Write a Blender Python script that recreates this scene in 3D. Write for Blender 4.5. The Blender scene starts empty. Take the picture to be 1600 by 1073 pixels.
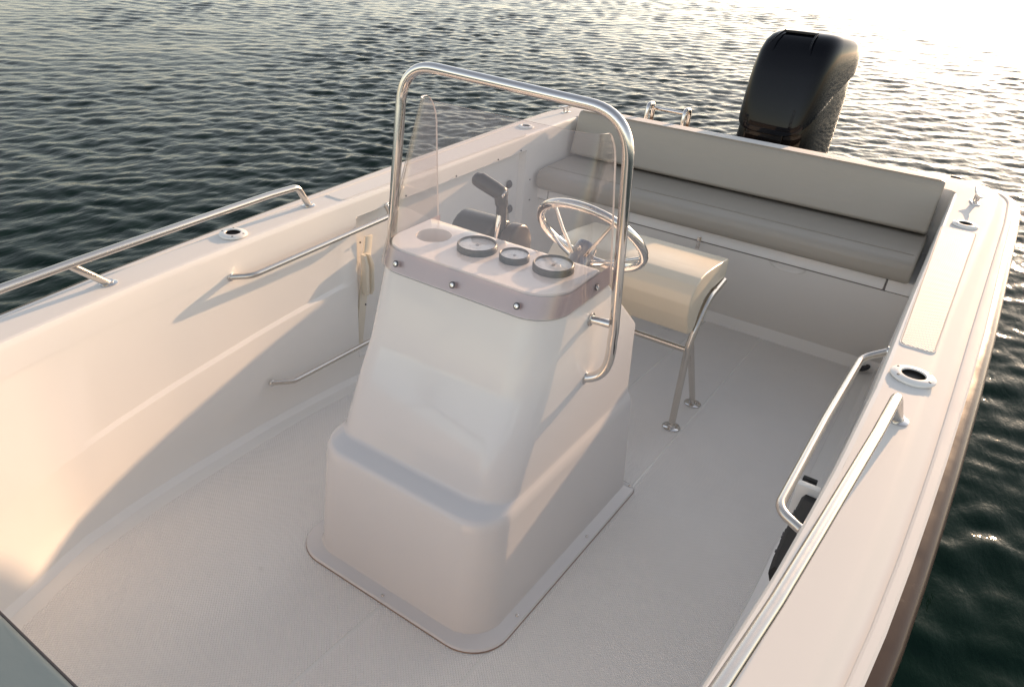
import bpy, bmesh, math, random
import numpy as np
from mathutils import Vector, Matrix
random.seed(4)
rad = math.radians
C = bpy.context.scene.collection
sc = bpy.context.scene

# ------------------------------------------------------------------ attitude of the boat on the water
TRIM = rad(-6.5)                                   # bow up
ROT = Matrix.Rotation(TRIM, 4, 'X')
_p = ROT @ Vector((0, 3.1, -0.10))
BOAT = Matrix.Translation((0, 0, -_p.z)) @ ROT     # boat frame -> world, water at z = 0

# ------------------------------------------------------------------ camera
cd = bpy.data.cameras.new('camera')
cam = bpy.data.objects.new('camera', cd); C.objects.link(cam)
cd.sensor_width = 36.0; cd.lens = 24.9; cd.clip_start = 0.05; cd.clip_end = 9000
cam.matrix_world = BOAT @ (Matrix.Translation((1.03983946, -1.17146262, 1.64577902)) @
    (Matrix.Rotation(rad(33.2776387), 4, 'Z') @ Matrix.Rotation(rad(-5.99641333), 4, 'Y') @ Matrix.Rotation(rad(63.85262996), 4, 'X')))
sc.camera = cam
sc.cycles.max_bounces = 14; sc.cycles.diffuse_bounces = 9; sc.cycles.transparent_max_bounces = 16

# ------------------------------------------------------------------ sky and sun
SUN = (ROT.to_3x3() @ Vector((0.124, 1.0, 0.318))).normalized()
elev = math.asin(SUN.z); azim = math.atan2(SUN.x, SUN.y)
w = bpy.data.worlds.new('World'); sc.world = w; w.use_nodes = True
nt = w.node_tree; nt.nodes.clear()
sky = nt.nodes.new('ShaderNodeTexSky'); sky.sky_type = 'NISHITA'; sky.sun_disc = False
sky.sun_elevation = elev; sky.sun_rotation = azim
sky.air_density = 1.0; sky.dust_density = 0.7; sky.ozone_density = 1.0
bgn = nt.nodes.new('ShaderNodeBackground'); bgn.inputs['Strength'].default_value = 0.15
wo = nt.nodes.new('ShaderNodeOutputWorld')
hs_ = nt.nodes.new('ShaderNodeHueSaturation'); hs_.inputs['Saturation'].default_value = .55
tint = nt.nodes.new('ShaderNodeMix'); tint.data_type = 'RGBA'; tint.blend_type = 'MULTIPLY'; tint.inputs[0].default_value = 1; tint.inputs[7].default_value = (1.04, .965, .915, 1)
nt.links.new(sky.outputs[0], hs_.inputs['Color']); nt.links.new(hs_.outputs[0], tint.inputs[6]); nt.links.new(tint.outputs[2], bgn.inputs[0]); nt.links.new(bgn.outputs[0], wo.inputs[0])
sl = bpy.data.lights.new('sun', 'SUN'); sl.energy = 3.0; sl.angle = rad(0.6); sl.color = (1.0, 0.64, 0.38)
so = bpy.data.objects.new('sun', sl); C.objects.link(so)
so.rotation_euler = SUN.to_track_quat('Z', 'Y').to_euler(); so.location = (6, 20, 10)
sc.view_settings.view_transform = 'Standard'; sc.view_settings.look = 'None'
sc.view_settings.gamma = 1.0; sc.view_settings.exposure = 1.12
sc.view_settings.use_curve_mapping = False

# ------------------------------------------------------------------ materials
def new_mat(name):
    m = bpy.data.materials.new(name); m.use_nodes = True
    return m, m.node_tree, m.node_tree.nodes['Principled BSDF']
def N(nt, t, **kw):
    n = nt.nodes.new(t)
    for k, v in kw.items():
        if k in n.inputs: n.inputs[k].default_value = v
        else: setattr(n, k, v)
    return n
def mat(name, col, rough=0.3, metal=0.0, coat=0.0, var=0.04, scale=6.0, bump=0.0, bscale=200.0, bdist=0.0005, rvar=0.0, spec=0.5, scuff=0.0, wrinkle=0.0):
    """principled surface with faint mottled colour, uneven gloss and fine relief"""
    m, nt, b = new_mat(name); L = nt.links
    tc = N(nt, 'ShaderNodeTexCoord')
    no = N(nt, 'ShaderNodeTexNoise', Scale=scale, Detail=5.0, Roughness=0.6)
    L.new(tc.outputs['Object'], no.inputs['Vector'])
    mx = N(nt, 'ShaderNodeMix', data_type='RGBA')
    L.new(no.outputs['Fac'], mx.inputs[0])
    mx.inputs[6].default_value = (*[c * (1 - var) for c in col], 1)
    mx.inputs[7].default_value = (*[min(1, c * (1 + var)) for c in col], 1)
    colout = mx.outputs[2]
    if scuff:
        for sc__, lo, hi, amt in ((3.2, .56, .74, .5), (26.0, .70, .76, 1.0), (95.0, .765, .79, 3.0)):
            ns = N(nt, 'ShaderNodeTexNoise', Scale=sc__, Detail=5.0, Roughness=.62, Distortion=.6); L.new(tc.outputs['Object'], ns.inputs['Vector'])
            r_ = N(nt, 'ShaderNodeMapRange'); r_.inputs[1].default_value = lo; r_.inputs[2].default_value = hi; r_.inputs[3].default_value = 0; r_.inputs[4].default_value = min(1, scuff * amt)
            L.new(ns.outputs['Fac'], r_.inputs[0])
            mm = N(nt, 'ShaderNodeMix', data_type='RGBA'); L.new(r_.outputs[0], mm.inputs[0]); L.new(colout, mm.inputs[6]); mm.inputs[7].default_value = (*[c * .42 for c in col], 1); colout = mm.outputs[2]
    L.new(colout, b.inputs['Base Color'])
    b.inputs['Metallic'].default_value = metal
    b.inputs['Specular IOR Level'].default_value = spec
    b.inputs['Coat Weight'].default_value = coat; b.inputs['Coat Roughness'].default_value = 0.06
    if rvar:
        n2 = N(nt, 'ShaderNodeTexNoise', Scale=scale * 3, Detail=6.0)
        L.new(tc.outputs['Object'], n2.inputs['Vector'])
        mr = N(nt, 'ShaderNodeMapRange'); mr.inputs[1].default_value = .3; mr.inputs[2].default_value = .7
        mr.inputs[3].default_value = rough - rvar; mr.inputs[4].default_value = rough + rvar
        L.new(n2.outputs['Fac'], mr.inputs[0]); L.new(mr.outputs[0], b.inputs['Roughness'])
    else: b.inputs['Roughness'].default_value = rough
    if bump:
        n3 = N(nt, 'ShaderNodeTexNoise', Scale=bscale, Detail=3.0)
        L.new(tc.outputs['Object'], n3.inputs['Vector'])
        bp = N(nt, 'ShaderNodeBump', Strength=bump, Distance=bdist)
        L.new(n3.outputs['Fac'], bp.inputs['Height']); L.new(bp.outputs[0], b.inputs['Normal'])
        if wrinkle:
            mpw = N(nt, 'ShaderNodeMapping'); mpw.inputs['Scale'].default_value = (2.2, 7, 9); L.new(tc.outputs['Object'], mpw.inputs[0])
            n4 = N(nt, 'ShaderNodeTexNoise', Scale=1.3, Detail=3.0, Distortion=1.2); L.new(mpw.outputs[0], n4.inputs['Vector'])
            b2 = N(nt, 'ShaderNodeBump', Strength=.6, Distance=wrinkle); L.new(n4.outputs['Fac'], b2.inputs['Height']); L.new(b2.outputs[0], bp.inputs['Normal'])
    return m

GEL = (0.81, 0.785, 0.745)
M = {}
M['gelcoat'] = mat('gelcoat', GEL, .22, scuff=.05, var=.012, scale=2.5, bump=.25, bscale=9, bdist=.0012, rvar=.04)
M['gel_deck'] = mat('gelcoat_deck', (0.74, .72, .69), .62, var=.008, scale=3, bump=.1, bscale=12, bdist=.0008, rvar=.02, spec=.06, scuff=.045)
M['gel_console'] = mat('gelcoat_console', (0.67, .65, .64), .10, scuff=.035, var=.01, scale=2.0, bump=.25, bscale=7, bdist=.0012, rvar=.03)
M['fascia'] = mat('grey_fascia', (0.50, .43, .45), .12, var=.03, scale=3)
M['cream_plastic'] = mat('cream_plastic', (0.72, .66, .55), .35, var=.03)
M['white_plastic'] = mat('white_plastic', (0.80, .79, .76), .3, var=.02)
M['black_plastic'] = mat('black_plastic', (0.03, .032, .037), .32, var=.15, bump=.2, bscale=400)
M['soft_black'] = mat('soft_black', (0.014, .014, .015), .75, var=.2, bump=.5, bscale=500)
M['grey_rubber'] = mat('grey_rubber', (0.07, .07, .08), .5, var=.15)
M['hole'] = mat('hollow_shade', (0.008, .007, .006), .6, var=.2)  # near-black that stands in for the shade inside openings
M['steel'] = mat('stainless_steel', (0.70, .68, .66), .10, metal=1, var=.02, scale=15, rvar=.015)
M['steel_satin'] = mat('satin_steel', (0.66, .62, .57), .24, metal=1, var=.02, scale=20, rvar=.015)
M['steel_rub'] = mat('bronze_rub_strip', (0.070, .048, .036), .24, metal=0, var=.2, scale=5, rvar=.05, spec=.22)
M['vinyl'] = mat('grey_beige_vinyl', (0.355, .318, .268), .42, wrinkle=.007, scuff=.03, var=.03, scale=4, bump=.35, bscale=350, bdist=.0006, rvar=.04)
M['vinyl_cream'] = mat('cream_vinyl', (0.68, .605, .475), .34, wrinkle=.003, scuff=.02, var=.03, scale=4, bump=.3, bscale=350, bdist=.0006, rvar=.05)
M['vinyl_green'] = mat('grey_green_vinyl', (0.30, .325, .29), .40, wrinkle=.007, scuff=.03, var=.03, scale=4, bump=.35, bscale=350, bdist=.0006)
M['piping'] = mat('dark_piping', (0.10, .08, .075), .5, var=.1)
M['cowl'] = mat('black_gloss_cowl', (0.003, .0035, .006), .04, coat=0, var=.1, bump=.08, bscale=5, bdist=.0003, spec=.2)
M['cowl_low'] = mat('black_satin_cowl', (0.006, .005, .005), .06, var=.15, bump=.10, bscale=9, bdist=.001, spec=.22)
M['dial'] = mat('dial_white', (0.82, .83, .83), .4, var=.04, scale=30)
M['dial_mark'] = mat('dial_mark', (0.22, .22, .23), .5)
M['hull_paint'] = mat('hull_white', (0.76, .73, .69), .2, var=.02)
M['seam'] = mat('seam_shadow_sealant', (0.20, .18, .17), .6)
M['foam'] = mat('caulk', (0.26, .18, .14), .5)

# non-skid moulded pattern: rows of small raised dots, with faint scuffs
def nonskid(name, col, pitch, depth, spec=.4):
    m, nt, b = new_mat(name); L = nt.links
    tc = N(nt, 'ShaderNodeTexCoord'); sp = N(nt, 'ShaderNodeSeparateXYZ')
    L.new(tc.outputs['Object'], sp.inputs[0])
    k = 2 * math.pi / pitch
    def wave(a, b_):
        m1 = N(nt, 'ShaderNodeMath', operation='MULTIPLY'); m1.inputs[1].default_value = a * k
        m2 = N(nt, 'ShaderNodeMath', operation='MULTIPLY'); m2.inputs[1].default_value = b_ * k
        L.new(sp.outputs[0], m1.inputs[0]); L.new(sp.outputs[1], m2.inputs[0])
        ad = N(nt, 'ShaderNodeMath', operation='ADD'); L.new(m1.outputs[0], ad.inputs[0]); L.new(m2.outputs[0], ad.inputs[1])
        s = N(nt, 'ShaderNodeMath', operation='SINE'); L.new(ad.outputs[0], s.inputs[0]); return s
    s1, s2 = wave(1, 0), wave(0, 1)
    mu = N(nt, 'ShaderNodeMath', operation='MULTIPLY'); L.new(s1.outputs[0], mu.inputs[0]); L.new(s2.outputs[0], mu.inputs[1])
    bp = N(nt, 'ShaderNodeBump', Strength=.8, Distance=depth); L.new(mu.outputs[0], bp.inputs['Height'])
    L.new(bp.outputs[0], b.inputs['Normal'])
    no = N(nt, 'ShaderNodeTexNoise', Scale=1.6, Detail=7.0, Roughness=.62); L.new(tc.outputs['Object'], no.inputs['Vector'])
    cr = N(nt, 'ShaderNodeValToRGB'); e = cr.color_ramp.elements
    e[0].position = .25; e[0].color = (*[c * .93 for c in col], 1); e[1].position = .7; e[1].color = (*col, 1)
    L.new(no.outputs['Fac'], cr.inputs[0])
    n2 = N(nt, 'ShaderNodeTexNoise', Scale=9.0, Detail=4.0); L.new(tc.outputs['Object'], n2.inputs['Vector'])
    c2 = N(nt, 'ShaderNodeValToRGB'); e = c2.color_ramp.elements
    e[0].position = .70; e[0].color = (1, 1, 1, 1); e[1].position = .80; e[1].color = (.80, .79, .77, 1)
    L.new(n2.outputs['Fac'], c2.inputs[0])
    mx = N(nt, 'ShaderNodeMix', data_type='RGBA', blend_type='MULTIPLY'); mx.inputs[0].default_value = 1
    L.new(cr.outputs[0], mx.inputs[6]); L.new(c2.outputs[0], mx.inputs[7])
    # hollows between the dots are slightly darker
    mr = N(nt, 'ShaderNodeMapRange'); mr.inputs[1].default_value = -1; mr.inputs[2].default_value = .3; mr.inputs[3].default_value = .90; mr.inputs[4].default_value = 1
    L.new(mu.outputs[0], mr.inputs[0])
    m3 = N(nt, 'ShaderNodeMix', data_type='RGBA', blend_type='MULTIPLY'); m3.inputs[0].default_value = 1
    L.new(mx.outputs[2], m3.inputs[6]); L.new(mr.outputs[0], m3.inputs[7])
    L.new(m3.outputs[2], b.inputs['Base Color'])
    b.inputs['Roughness'].default_value = .48; b.inputs['Specular IOR Level'].default_value = spec
    return m
M['nonskid'] = nonskid('nonskid_floor', (0.89, .855, .815), .0098, .0013)
M['nonskid_pad'] = nonskid('nonskid_pad', (0.70, .68, .655), .0125, .0012, spec=.06)

def acrylic(name, tint, rough=.02, haze=.0):
    m, nt, b = new_mat(name); nt.nodes.remove(b); L = nt.links
    out = nt.nodes['Material Output']
    tr = N(nt, 'ShaderNodeBsdfTransparent'); tr.inputs[0].default_value = (*tint, 1)
    gl = N(nt, 'ShaderNodeBsdfGlossy'); gl.inputs['Roughness'].default_value = rough
    lw = N(nt, 'ShaderNodeLayerWeight'); pw = N(nt, 'ShaderNodeMath', operation='POWER'); pw.inputs[1].default_value = 4.5; L.new(lw.outputs['Facing'], pw.inputs[0])
    fr = N(nt, 'ShaderNodeMath', operation='MULTIPLY_ADD'); fr.inputs[1].default_value = .7; fr.inputs[2].default_value = .06; L.new(pw.outputs[0], fr.inputs[0])
    mx = N(nt, 'ShaderNodeMixShader'); L.new(fr.outputs[0], mx.inputs[0]); L.new(tr.outputs[0], mx.inputs[1]); L.new(gl.outputs[0], mx.inputs[2])
    df = N(nt, 'ShaderNodeBsdfTranslucent'); df.inputs[0].default_value = (.9, .84, .82, 1)
    m2 = N(nt, 'ShaderNodeMixShader'); m2.inputs[0].default_value = haze; L.new(mx.outputs[0], m2.inputs[1]); L.new(df.outputs[0], m2.inputs[2])
    L.new(m2.outputs[0], out.inputs[0]); return m
M['acrylic'] = acrylic('clear_acrylic', (.945, .925, .92), haze=.008)
M['gauge_glass'] = acrylic('gauge_glass', (.97, .97, .97))
M['acrylic_edge'] = mat('acrylic_edge', (0.88, .80, .75), .15, var=.05)

# ------------------------------------------------------------------ mesh helpers (boat frame; y aft, x to starboard-in-view, z up)
ORG = {}
def put(name, verts, faces, m, parent=None, org=None, smooth=True, kind=None, auto=40):
    o0 = ORG[parent.name] if parent is not None else Vector(org or (0, 0, 0))
    assert max(i for q in faces for i in q) < len(verts), name
    me = bpy.data.meshes.new(name)
    me.from_pydata([tuple(Vector(v) - o0) for v in verts], [], faces)
    bm = bmesh.new(); bm.from_mesh(me); bmesh.ops.remove_doubles(bm, verts=bm.verts, dist=1e-6)
    bmesh.ops.recalc_face_normals(bm, faces=bm.faces); 
    if smooth:
        for f in bm.faces: f.smooth = True
        for e in bm.edges:
            if len(e.link_faces) == 2 and e.calc_face_angle(0) > rad(auto): e.smooth = False
    bm.to_mesh(me); bm.free(); me.materials.append(m)
    o = bpy.data.objects.new(name, me); C.objects.link(o)
    if parent is not None: o.parent = parent; ORG[o.name] = o0
    else: o.location = o0; ORG[o.name] = o0
    if kind: o['kind'] = kind
    return o
def thing(name, label, cat, org, group=None):
    o = bpy.data.objects.new(name, None); C.objects.link(o); o.location = org; o.empty_display_size = .05
    o['label'] = label; o['category'] = cat
    if group: o['group'] = group
    ORG[o.name] = Vector(org); return o
def tag(o, label, cat, group=None):
    o['label'] = label; o['category'] = cat
    if group: o['group'] = group
    return o
class MB:
    def __init__(s): s.v = []; s.f = []
    def add(s, v, f):
        b = len(s.v); s.v += [tuple(p) for p in v]; s.f += [tuple(i + b for i in q) for q in f]; return s
    def put(s, name, m, parent=None, **kw): return put(name, s.v, s.f, m, parent, **kw)
def lattice(rows, close_u=False, caps=False):
    """rows: list of equal-length point rows -> quads"""
    n = len(rows[0]); v = [p for r in rows for p in r]; f = []
    for i in range(len(rows) - 1):
        for j in range(n if close_u else n - 1):
            k = (j + 1) % n; f.append((i * n + j, i * n + k, (i + 1) * n + k, (i + 1) * n + j))
    if caps: f.append(tuple(range(n))[::-1]); f.append(tuple((len(rows) - 1) * n + j for j in range(n)))
    return v, f
def fillet(pts, r, seg=8):
    pts = [Vector(p) for p in pts]; out = [pts[0]]
    for i in range(1, len(pts) - 1):
        ri = r[i - 1] if isinstance(r, (list, tuple)) else r
        a, b, c = pts[i - 1], pts[i], pts[i + 1]
        u = (a - b); v = (c - b); lu, lv = u.length, v.length; u /= lu; v /= lv
        ang = u.angle(v); 
        if ang > 3.12 or ri <= 0: out.append(b); continue
        d = min(ri / math.tan(ang / 2), lu * .48, lv * .48)
        p, q = b + u * d, b + v * d
        for k in range(seg + 1):
            t = k / seg; out.append((1 - t) ** 2 * p + 2 * t * (1 - t) * (b + (u + v) * d * .12) + t * t * q if False else (1 - t) ** 2 * p + 2 * t * (1 - t) * b + t * t * q)
    out.append(pts[-1]); return out
def tube_geo(pts, r, n=14, caps=True):
    pts = [Vector(p) for p in pts]; rows = []; prev = None
    for i, p in enumerate(pts):
        t = (pts[min(i + 1, len(pts) - 1)] - pts[max(i - 1, 0)]).normalized()
        if prev is None:
            a = t.orthogonal().normalized()
        else: a = (prev - t * prev.dot(t)).normalized()
        prev = a; b = t.cross(a); rr = r[i] if isinstance(r, (list, tuple)) else r
        rows.append([p + (a * math.cos(q) + b * math.sin(q)) * rr for q in [2 * math.pi * k / n for k in range(n)]])
    return lattice(rows, True, caps)
def tube(name, pts, r, m, parent=None, fr=.05, n=14, seg=8, **kw):
    v, f = tube_geo(fillet(pts, fr, seg), r, n); return put(name, v, f, m, parent, auto=60, **kw)
def frame(axis, up=None):
    z = Vector(axis).normalized(); x = (Vector(up).cross(z) if up else z.orthogonal()).normalized(); return x, z.cross(x), z
def lathe_geo(prof, org, axis=(0, 0, 1), n=32):
    x, y, z = frame(axis); org = Vector(org)
    rows = [[org + (x * math.cos(q) + y * math.sin(q)) * max(r, 1e-5) + z * h for q in [2 * math.pi * k / n for k in range(n)]] for r, h in prof]
    return lattice(rows, True, True)
def lathe(name, prof, org_, axis, m, parent=None, n=32, **kw):
    v, f = lathe_geo(prof, org_, axis, n); return put(name, v, f, m, parent, **kw)
def box_geo(c, s, ax=None):
    X, Y, Z = ax or (Vector((1, 0, 0)), Vector((0, 1, 0)), Vector((0, 0, 1))); c = Vector(c)
    v = [c + X * (a * s[0] / 2) + Y * (b * s[1] / 2) + Z * (d * s[2] / 2) for a in (-1, 1) for b in (-1, 1) for d in (-1, 1)]
    return v, [(0, 1, 3, 2), (4, 6, 7, 5), (0, 4, 5, 1), (2, 3, 7, 6), (0, 2, 6, 4), (1, 5, 7, 3)]
def bevel_put(name, v, f, m, parent=None, w=.01, seg=3, **kw):
    bm = bmesh.new(); vs = [bm.verts.new(p) for p in v]
    for q in f: bm.faces.new([vs[i] for i in q])
    bmesh.ops.recalc_face_normals(bm, faces=bm.faces)
    es = [e for e in bm.edges if len(e.link_faces) == 2 and e.calc_face_angle(0) > rad(12)]
    bmesh.ops.bevel(bm, geom=es, offset=w, segments=seg, profile=.5, affect='EDGES', clamp_overlap=True)
    bm.verts.index_update()
    vv = [p.co.copy() for p in bm.verts]; ff = [[q.index for q in x.verts] for x in bm.faces]; bm.free()
    return put(name, vv, ff, m, parent, **kw)
def prism(name, prof, x0, x1, m, parent=None, w=.015, seg=4, puff=0, nx=1, **kw):
    """prof = (y, z) outline swept along x, rounded edges, optional padding swell"""
    n = len(prof)
    v = [(x0, y, z) for y, z in prof] + [(x1, y, z) for y, z in prof]
    f = [tuple(range(n))[::-1], tuple(n + i for i in range(n))] + [(i, (i + 1) % n, n + (i + 1) % n, n + i) for i in range(n)]
    return bevel_put(name, v, f, m, parent, w, seg, **kw)
def rrect(xh, yf, ya, rf, ra, n=8, cx=0, yawless=True):
    """plan outline, front (bow side) corners rf, aft corners ra; counter-clockwise from front-left"""
    o = []
    def arc(cx_, cy_, r, a0):
        for k in range(n + 1):
            a = rad(a0 + 90 * k / n); o.append((cx_ + r * math.cos(a), cy_ + r * math.sin(a)))
    arc(cx - xh + rf, yf + rf, rf, 180); arc(cx + xh - rf, yf + rf, rf, 270)
    arc(cx + xh - ra, ya - ra, ra, 0); arc(cx - xh + ra, ya - ra, ra, 90)
    return o
def slab(name, outline, zf, th, m, parent=None, w=.002, **kw):
    n = len(outline)
    v = [(x, y, zf(x, y) + th) for x, y in outline] + [(x, y, zf(x, y) - .002) for x, y in outline]
    f = [tuple(range(n)), tuple(range(2 * n - 1, n - 1, -1))] + [(i, n + i, n + (i + 1) % n, (i + 1) % n) for i in range(n)]
    return put(name, v, f, m, parent, auto=30, **kw)
def screw(loc, axis, parent, r=.005, name='screw', m=None):
    s = lathe(name, [(r, -.001), (r, .001), (r * .85, .0022), (r * .45, .0026), (r * .40, .0012), (0, .0012)], loc, axis, m or M['steel'], parent, n=14); return s

# ------------------------------------------------------------------ the water
def build_water():
    def axis(c, a, ext, n):
        b = math.asinh(ext / a); u = a * np.sinh(b * np.linspace(-1, 1, n))
        g = np.geomspace(ext * 1.06, 4000., 34)
        return c + np.concatenate([-g[::-1], u, g])
    X = axis(-2.0, 3.6, 50., 1080); Y = axis(5.0, 5.4, 65., 1180)
    gx, gy = np.meshgrid(X, Y); z = np.zeros_like(gx)
    sp = np.maximum(np.gradient(X)[None, :], np.gradient(Y)[:, None])
    rng = np.random.default_rng(11)
    base = math.atan2(math.cos(azim), math.sin(azim)) + rad(37)   # travel direction roughly down-sun
    # slow patches that rough up or calm the ripples
    patch = np.zeros_like(gx)
    for _ in range(9):
        k = 2 * math.pi / rng.uniform(4, 14); th = rng.uniform(0, 2 * math.pi)
        patch += np.sin(k * (gx * math.cos(th) + gy * math.sin(th)) + rng.uniform(0, 6.28))
    patch = np.clip(1 + .085 * patch, .6, 1.4)
    for i in range(96):
        lam = .070 * (.50 / .070) ** (rng.random() ** .95)
        th = base + rng.normal(0, .5 if lam > .3 else .75)
        k = 2 * math.pi / lam
        amp = .0032 * lam ** .95 * rng.uniform(.5, 1.2)
        ph = k * (gx * math.cos(th) + gy * math.sin(th)) + rng.uniform(0, 6.28)
        ph = ph + .5 * np.sin(.37 * k * (gx * math.cos(th + 1.3) + gy * math.sin(th + 1.3)) + rng.uniform(0, 6.28))
        fade = np.clip((lam / sp - 2.2) / 2.0, 0, 1)
        z += amp * fade * (patch if lam < .6 else 1) * (np.sin(ph) + .22 * np.cos(2 * ph))
    for i in range(9):
        lam = rng.uniform(.9, 2.8); th = base + rng.normal(0, .7); k = 2 * math.pi / lam
        z += .0011 * lam * rng.uniform(.5, 1.2) * np.clip((lam / sp - 2.2) / 2.0, 0, 1) * np.sin(k * (gx * math.cos(th) + gy * math.sin(th)) + rng.uniform(0, 6.28))
    v = np.stack([gx, gy, z], -1).reshape(-1, 3)
    idx = np.arange(len(X) * len(Y)).reshape(len(Y), len(X))
    q = np.stack([idx[:-1, :-1], idx[:-1, 1:], idx[1:, 1:], idx[1:, :-1]], -1).reshape(-1, 4)
    me = bpy.data.meshes.new('water')
    me.vertices.add(len(v)); me.vertices.foreach_set('co', v.ravel())
    me.loops.add(q.size); me.loops.foreach_set('vertex_index', q.ravel().astype(np.int32))
    me.polygons.add(len(q)); me.polygons.foreach_set('loop_start', np.arange(0, q.size, 4, dtype=np.int32))
    me.polygons.foreach_set('use_smooth', np.ones(len(q), dtype=bool))
    me.update(calc_edges=True); me.validate()
    m, nt, b = new_mat('sea_water'); L = nt.links
    b.inputs['Base Color'].default_value = (.003, .0135, .0095, 1); b.inputs['Roughness'].default_value = .05
    b.inputs['IOR'].default_value = 1.333; b.inputs['Specular IOR Level'].default_value = .13; b.inputs['Specular Tint'].default_value = (.90, 1.0, .94, 1)
    tc = N(nt, 'ShaderNodeTexCoord')
    mp = N(nt, 'ShaderNodeMapping'); mp.inputs['Rotation'].default_value = (0, 0, base); mp.inputs['Scale'].default_value = (1, .45, 1)
    L.new(tc.outputs['Object'], mp.inputs[0])
    n1 = N(nt, 'ShaderNodeTexNoise', Scale=13.0, Detail=4.0, Roughness=.55, Distortion=.3); L.new(mp.outputs[0], n1.inputs['Vector'])
    bp = N(nt, 'ShaderNodeBump', Strength=1.0, Distance=.007); L.new(n1.outputs['Fac'], bp.inputs['Height'])
    L.new(bp.outputs[0], b.inputs['Normal'])
    me.materials.append(m)
    o = bpy.data.objects.new('water', me); C.objects.link(o); o['kind'] = 'structure'
build_water()

BEFORE = set(o.name for o in bpy.data.objects)       # everything made after this stands in the boat frame
# ------------------------------------------------------------------ hull tables (boat frame)
YT = [-2.75, -2.5, -2.2, -1.8, -1.4, -1.0, -.8, -.6, -.4, -.2, 0, .2, .4, .6, .8, 1.0, 1.4, 1.8, 2.2, 2.6, 3.3]
XI = [.0, .07, .25, .50, .70, .84, .885, .915, .940, .962, .982, .995, 1.007, 1.014, 1.021, 1.022, 1.022, 1.024, 1.026, 1.026, 1.026]
XO = [.02, .20, .40, .65, .85, .985, 1.025, 1.06, 1.083, 1.102, 1.120, 1.133, 1.141, 1.146, 1.149, 1.151, 1.158, 1.176, 1.194, 1.210, 1.215]
XR = [.05, .26, .46, .715, .91, 1.045, 1.087, 1.12, 1.145, 1.166, 1.187, 1.202, 1.214, 1.225, 1.234, 1.243, 1.257, 1.266, 1.274, 1.284, 1.285]
XF = [.0, .01, .12, .36, .54, .66, .70, .775, .862, .905, .935, .955, .975, .985, .99, .99, .99, .99, .99, .99, .99]
def tab(T, y): return float(np.interp(y, YT, T))
def zg(y): return .730 + .1055 * min(y, 3.05)
ZA = math.atan(.1055)

boat = thing('motorboat', 'white open fibreglass motorboat hull and cockpit seen from its bow', 'boat', (0, 0.5, 0))

# cockpit liner: floor edge, fillet, lower wall, moulded step, upper wall, recess
def section(y, side):
    xi, xf, g = tab(XI, y), tab(XF, y), zg(y)
    zs = .345 + .145 * y
    zs = max(.22, min(zs, g - .2))
    rec = 1.0 if .945 <= y <= 2.26 else 0.0
    pr = .014 * max(0., min(1., (y + .62) / .35)) if y < .93 else 0.0
    if rec: pr = 0
    W = lambda z: xf + (xi - xf) * ((z - .06) / (g - .06)) ** 1.0
    rd = .042 * rec
    zr = g - .088
    pts = [(0, 0), (xf * .5, 0), (xf - .07, 0), (xf - .035, .005), (xf - .012, .022), (xf, .055),
           (W(.10), .10), (W(.115) + rd, .112 + .002),
           (W(zs) - pr + rd, zs - .012), (W(zs) - pr * .85 + rd, zs - .003), (W(zs) + rd, zs + .010),
           (W(zr) + rd, zr - .012), (W(zr) + rd * .3, zr), (W(zr), zr + .008),
           (xi, g - .022), (xi + .002, g - .010), (xi + .008, g - .002), (xi + .018, g)]
    return [(side * x, y, z) for x, z in pts]
ys = sorted(set([round(a, 3) for a in np.arange(-2.7, 2.86, .07)] + [.93, .938, .945, .952, 2.252, 2.26, 2.268, 2.275, 2.86]))
mb = MB()
for s in (-1, 1):
    v, f = lattice([section(y, s) for y in ys]); mb.add(v, f)
e0, e1 = section(2.86, -1), section(2.86, 1)
mb.add(e0 + e1[::-1], [tuple(range(len(e0) + len(e1)))])
liner = mb.put('cockpit_liner', M['gelcoat'], boat, auto=28)

# non-skid floor panels with the smooth channels between them
def fl(x0, x1, ya, yb):
    o = []
    def nx(y): return tab(XF, y) - .085
    L_ = []; R_ = []
    yy = list(np.arange(ya, yb, .06)) + [yb]
    for y in yy:
        L_.append((max(x0, -nx(y)), y)); R_.append((min(x1, nx(y)), y))
    return R_ + L_[::-1]
for a, b_, ya, yb in ((-2, .0125, -.78, 2.905), (.0235, .356, -.78, 2.905), (.366, 2, -.78, 2.905)):
    slab('nonskid_panel', fl(a, b_, ya, yb), lambda x, y: 0.0010, .0006, M['nonskid'], boat, smooth=False)

# gunwale deck + transom top + outer hull, swept round the boat
def stations():
    st = []
    for y in [-2.75, -2.6, -2.5, -2.35, -2.2, -2.0, -1.8, -1.6, -1.4, -1.2, -1.0, -.9, -.8, -.7, -.6, -.5, -.4, -.3, -.2, -.1, 0, .1, .2, .3, .4, .5, .6, .7, .8, .9, 1.0, 1.2, 1.4, 1.6, 1.8, 2.0, 2.2, 2.4, 2.6, 2.75]:
        st.append(((tab(XI, y) + .018, y), (tab(XO, y), y), (tab(XR, y), y)))
    for k in range(0, 13):
        a = rad(90 * k / 12); c, s = math.cos(a), math.sin(a)
        st.append(((.984 + .06 * c, 2.80 + .0 + .06 * s), (1.0 + .212 * c, 2.918 + .212 * s), (1.0 + .283 * c, 2.918 + .275 * s)))
    for x in (.8, .5, .2): st.append(((x, 2.86), (x, 3.135), (x, 3.196)))
    full = st + [(tuple((-p[0], p[1]) for p in q)) for q in st[::-1]]
    return full
ST = stations()
rows = []; rub = []
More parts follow.
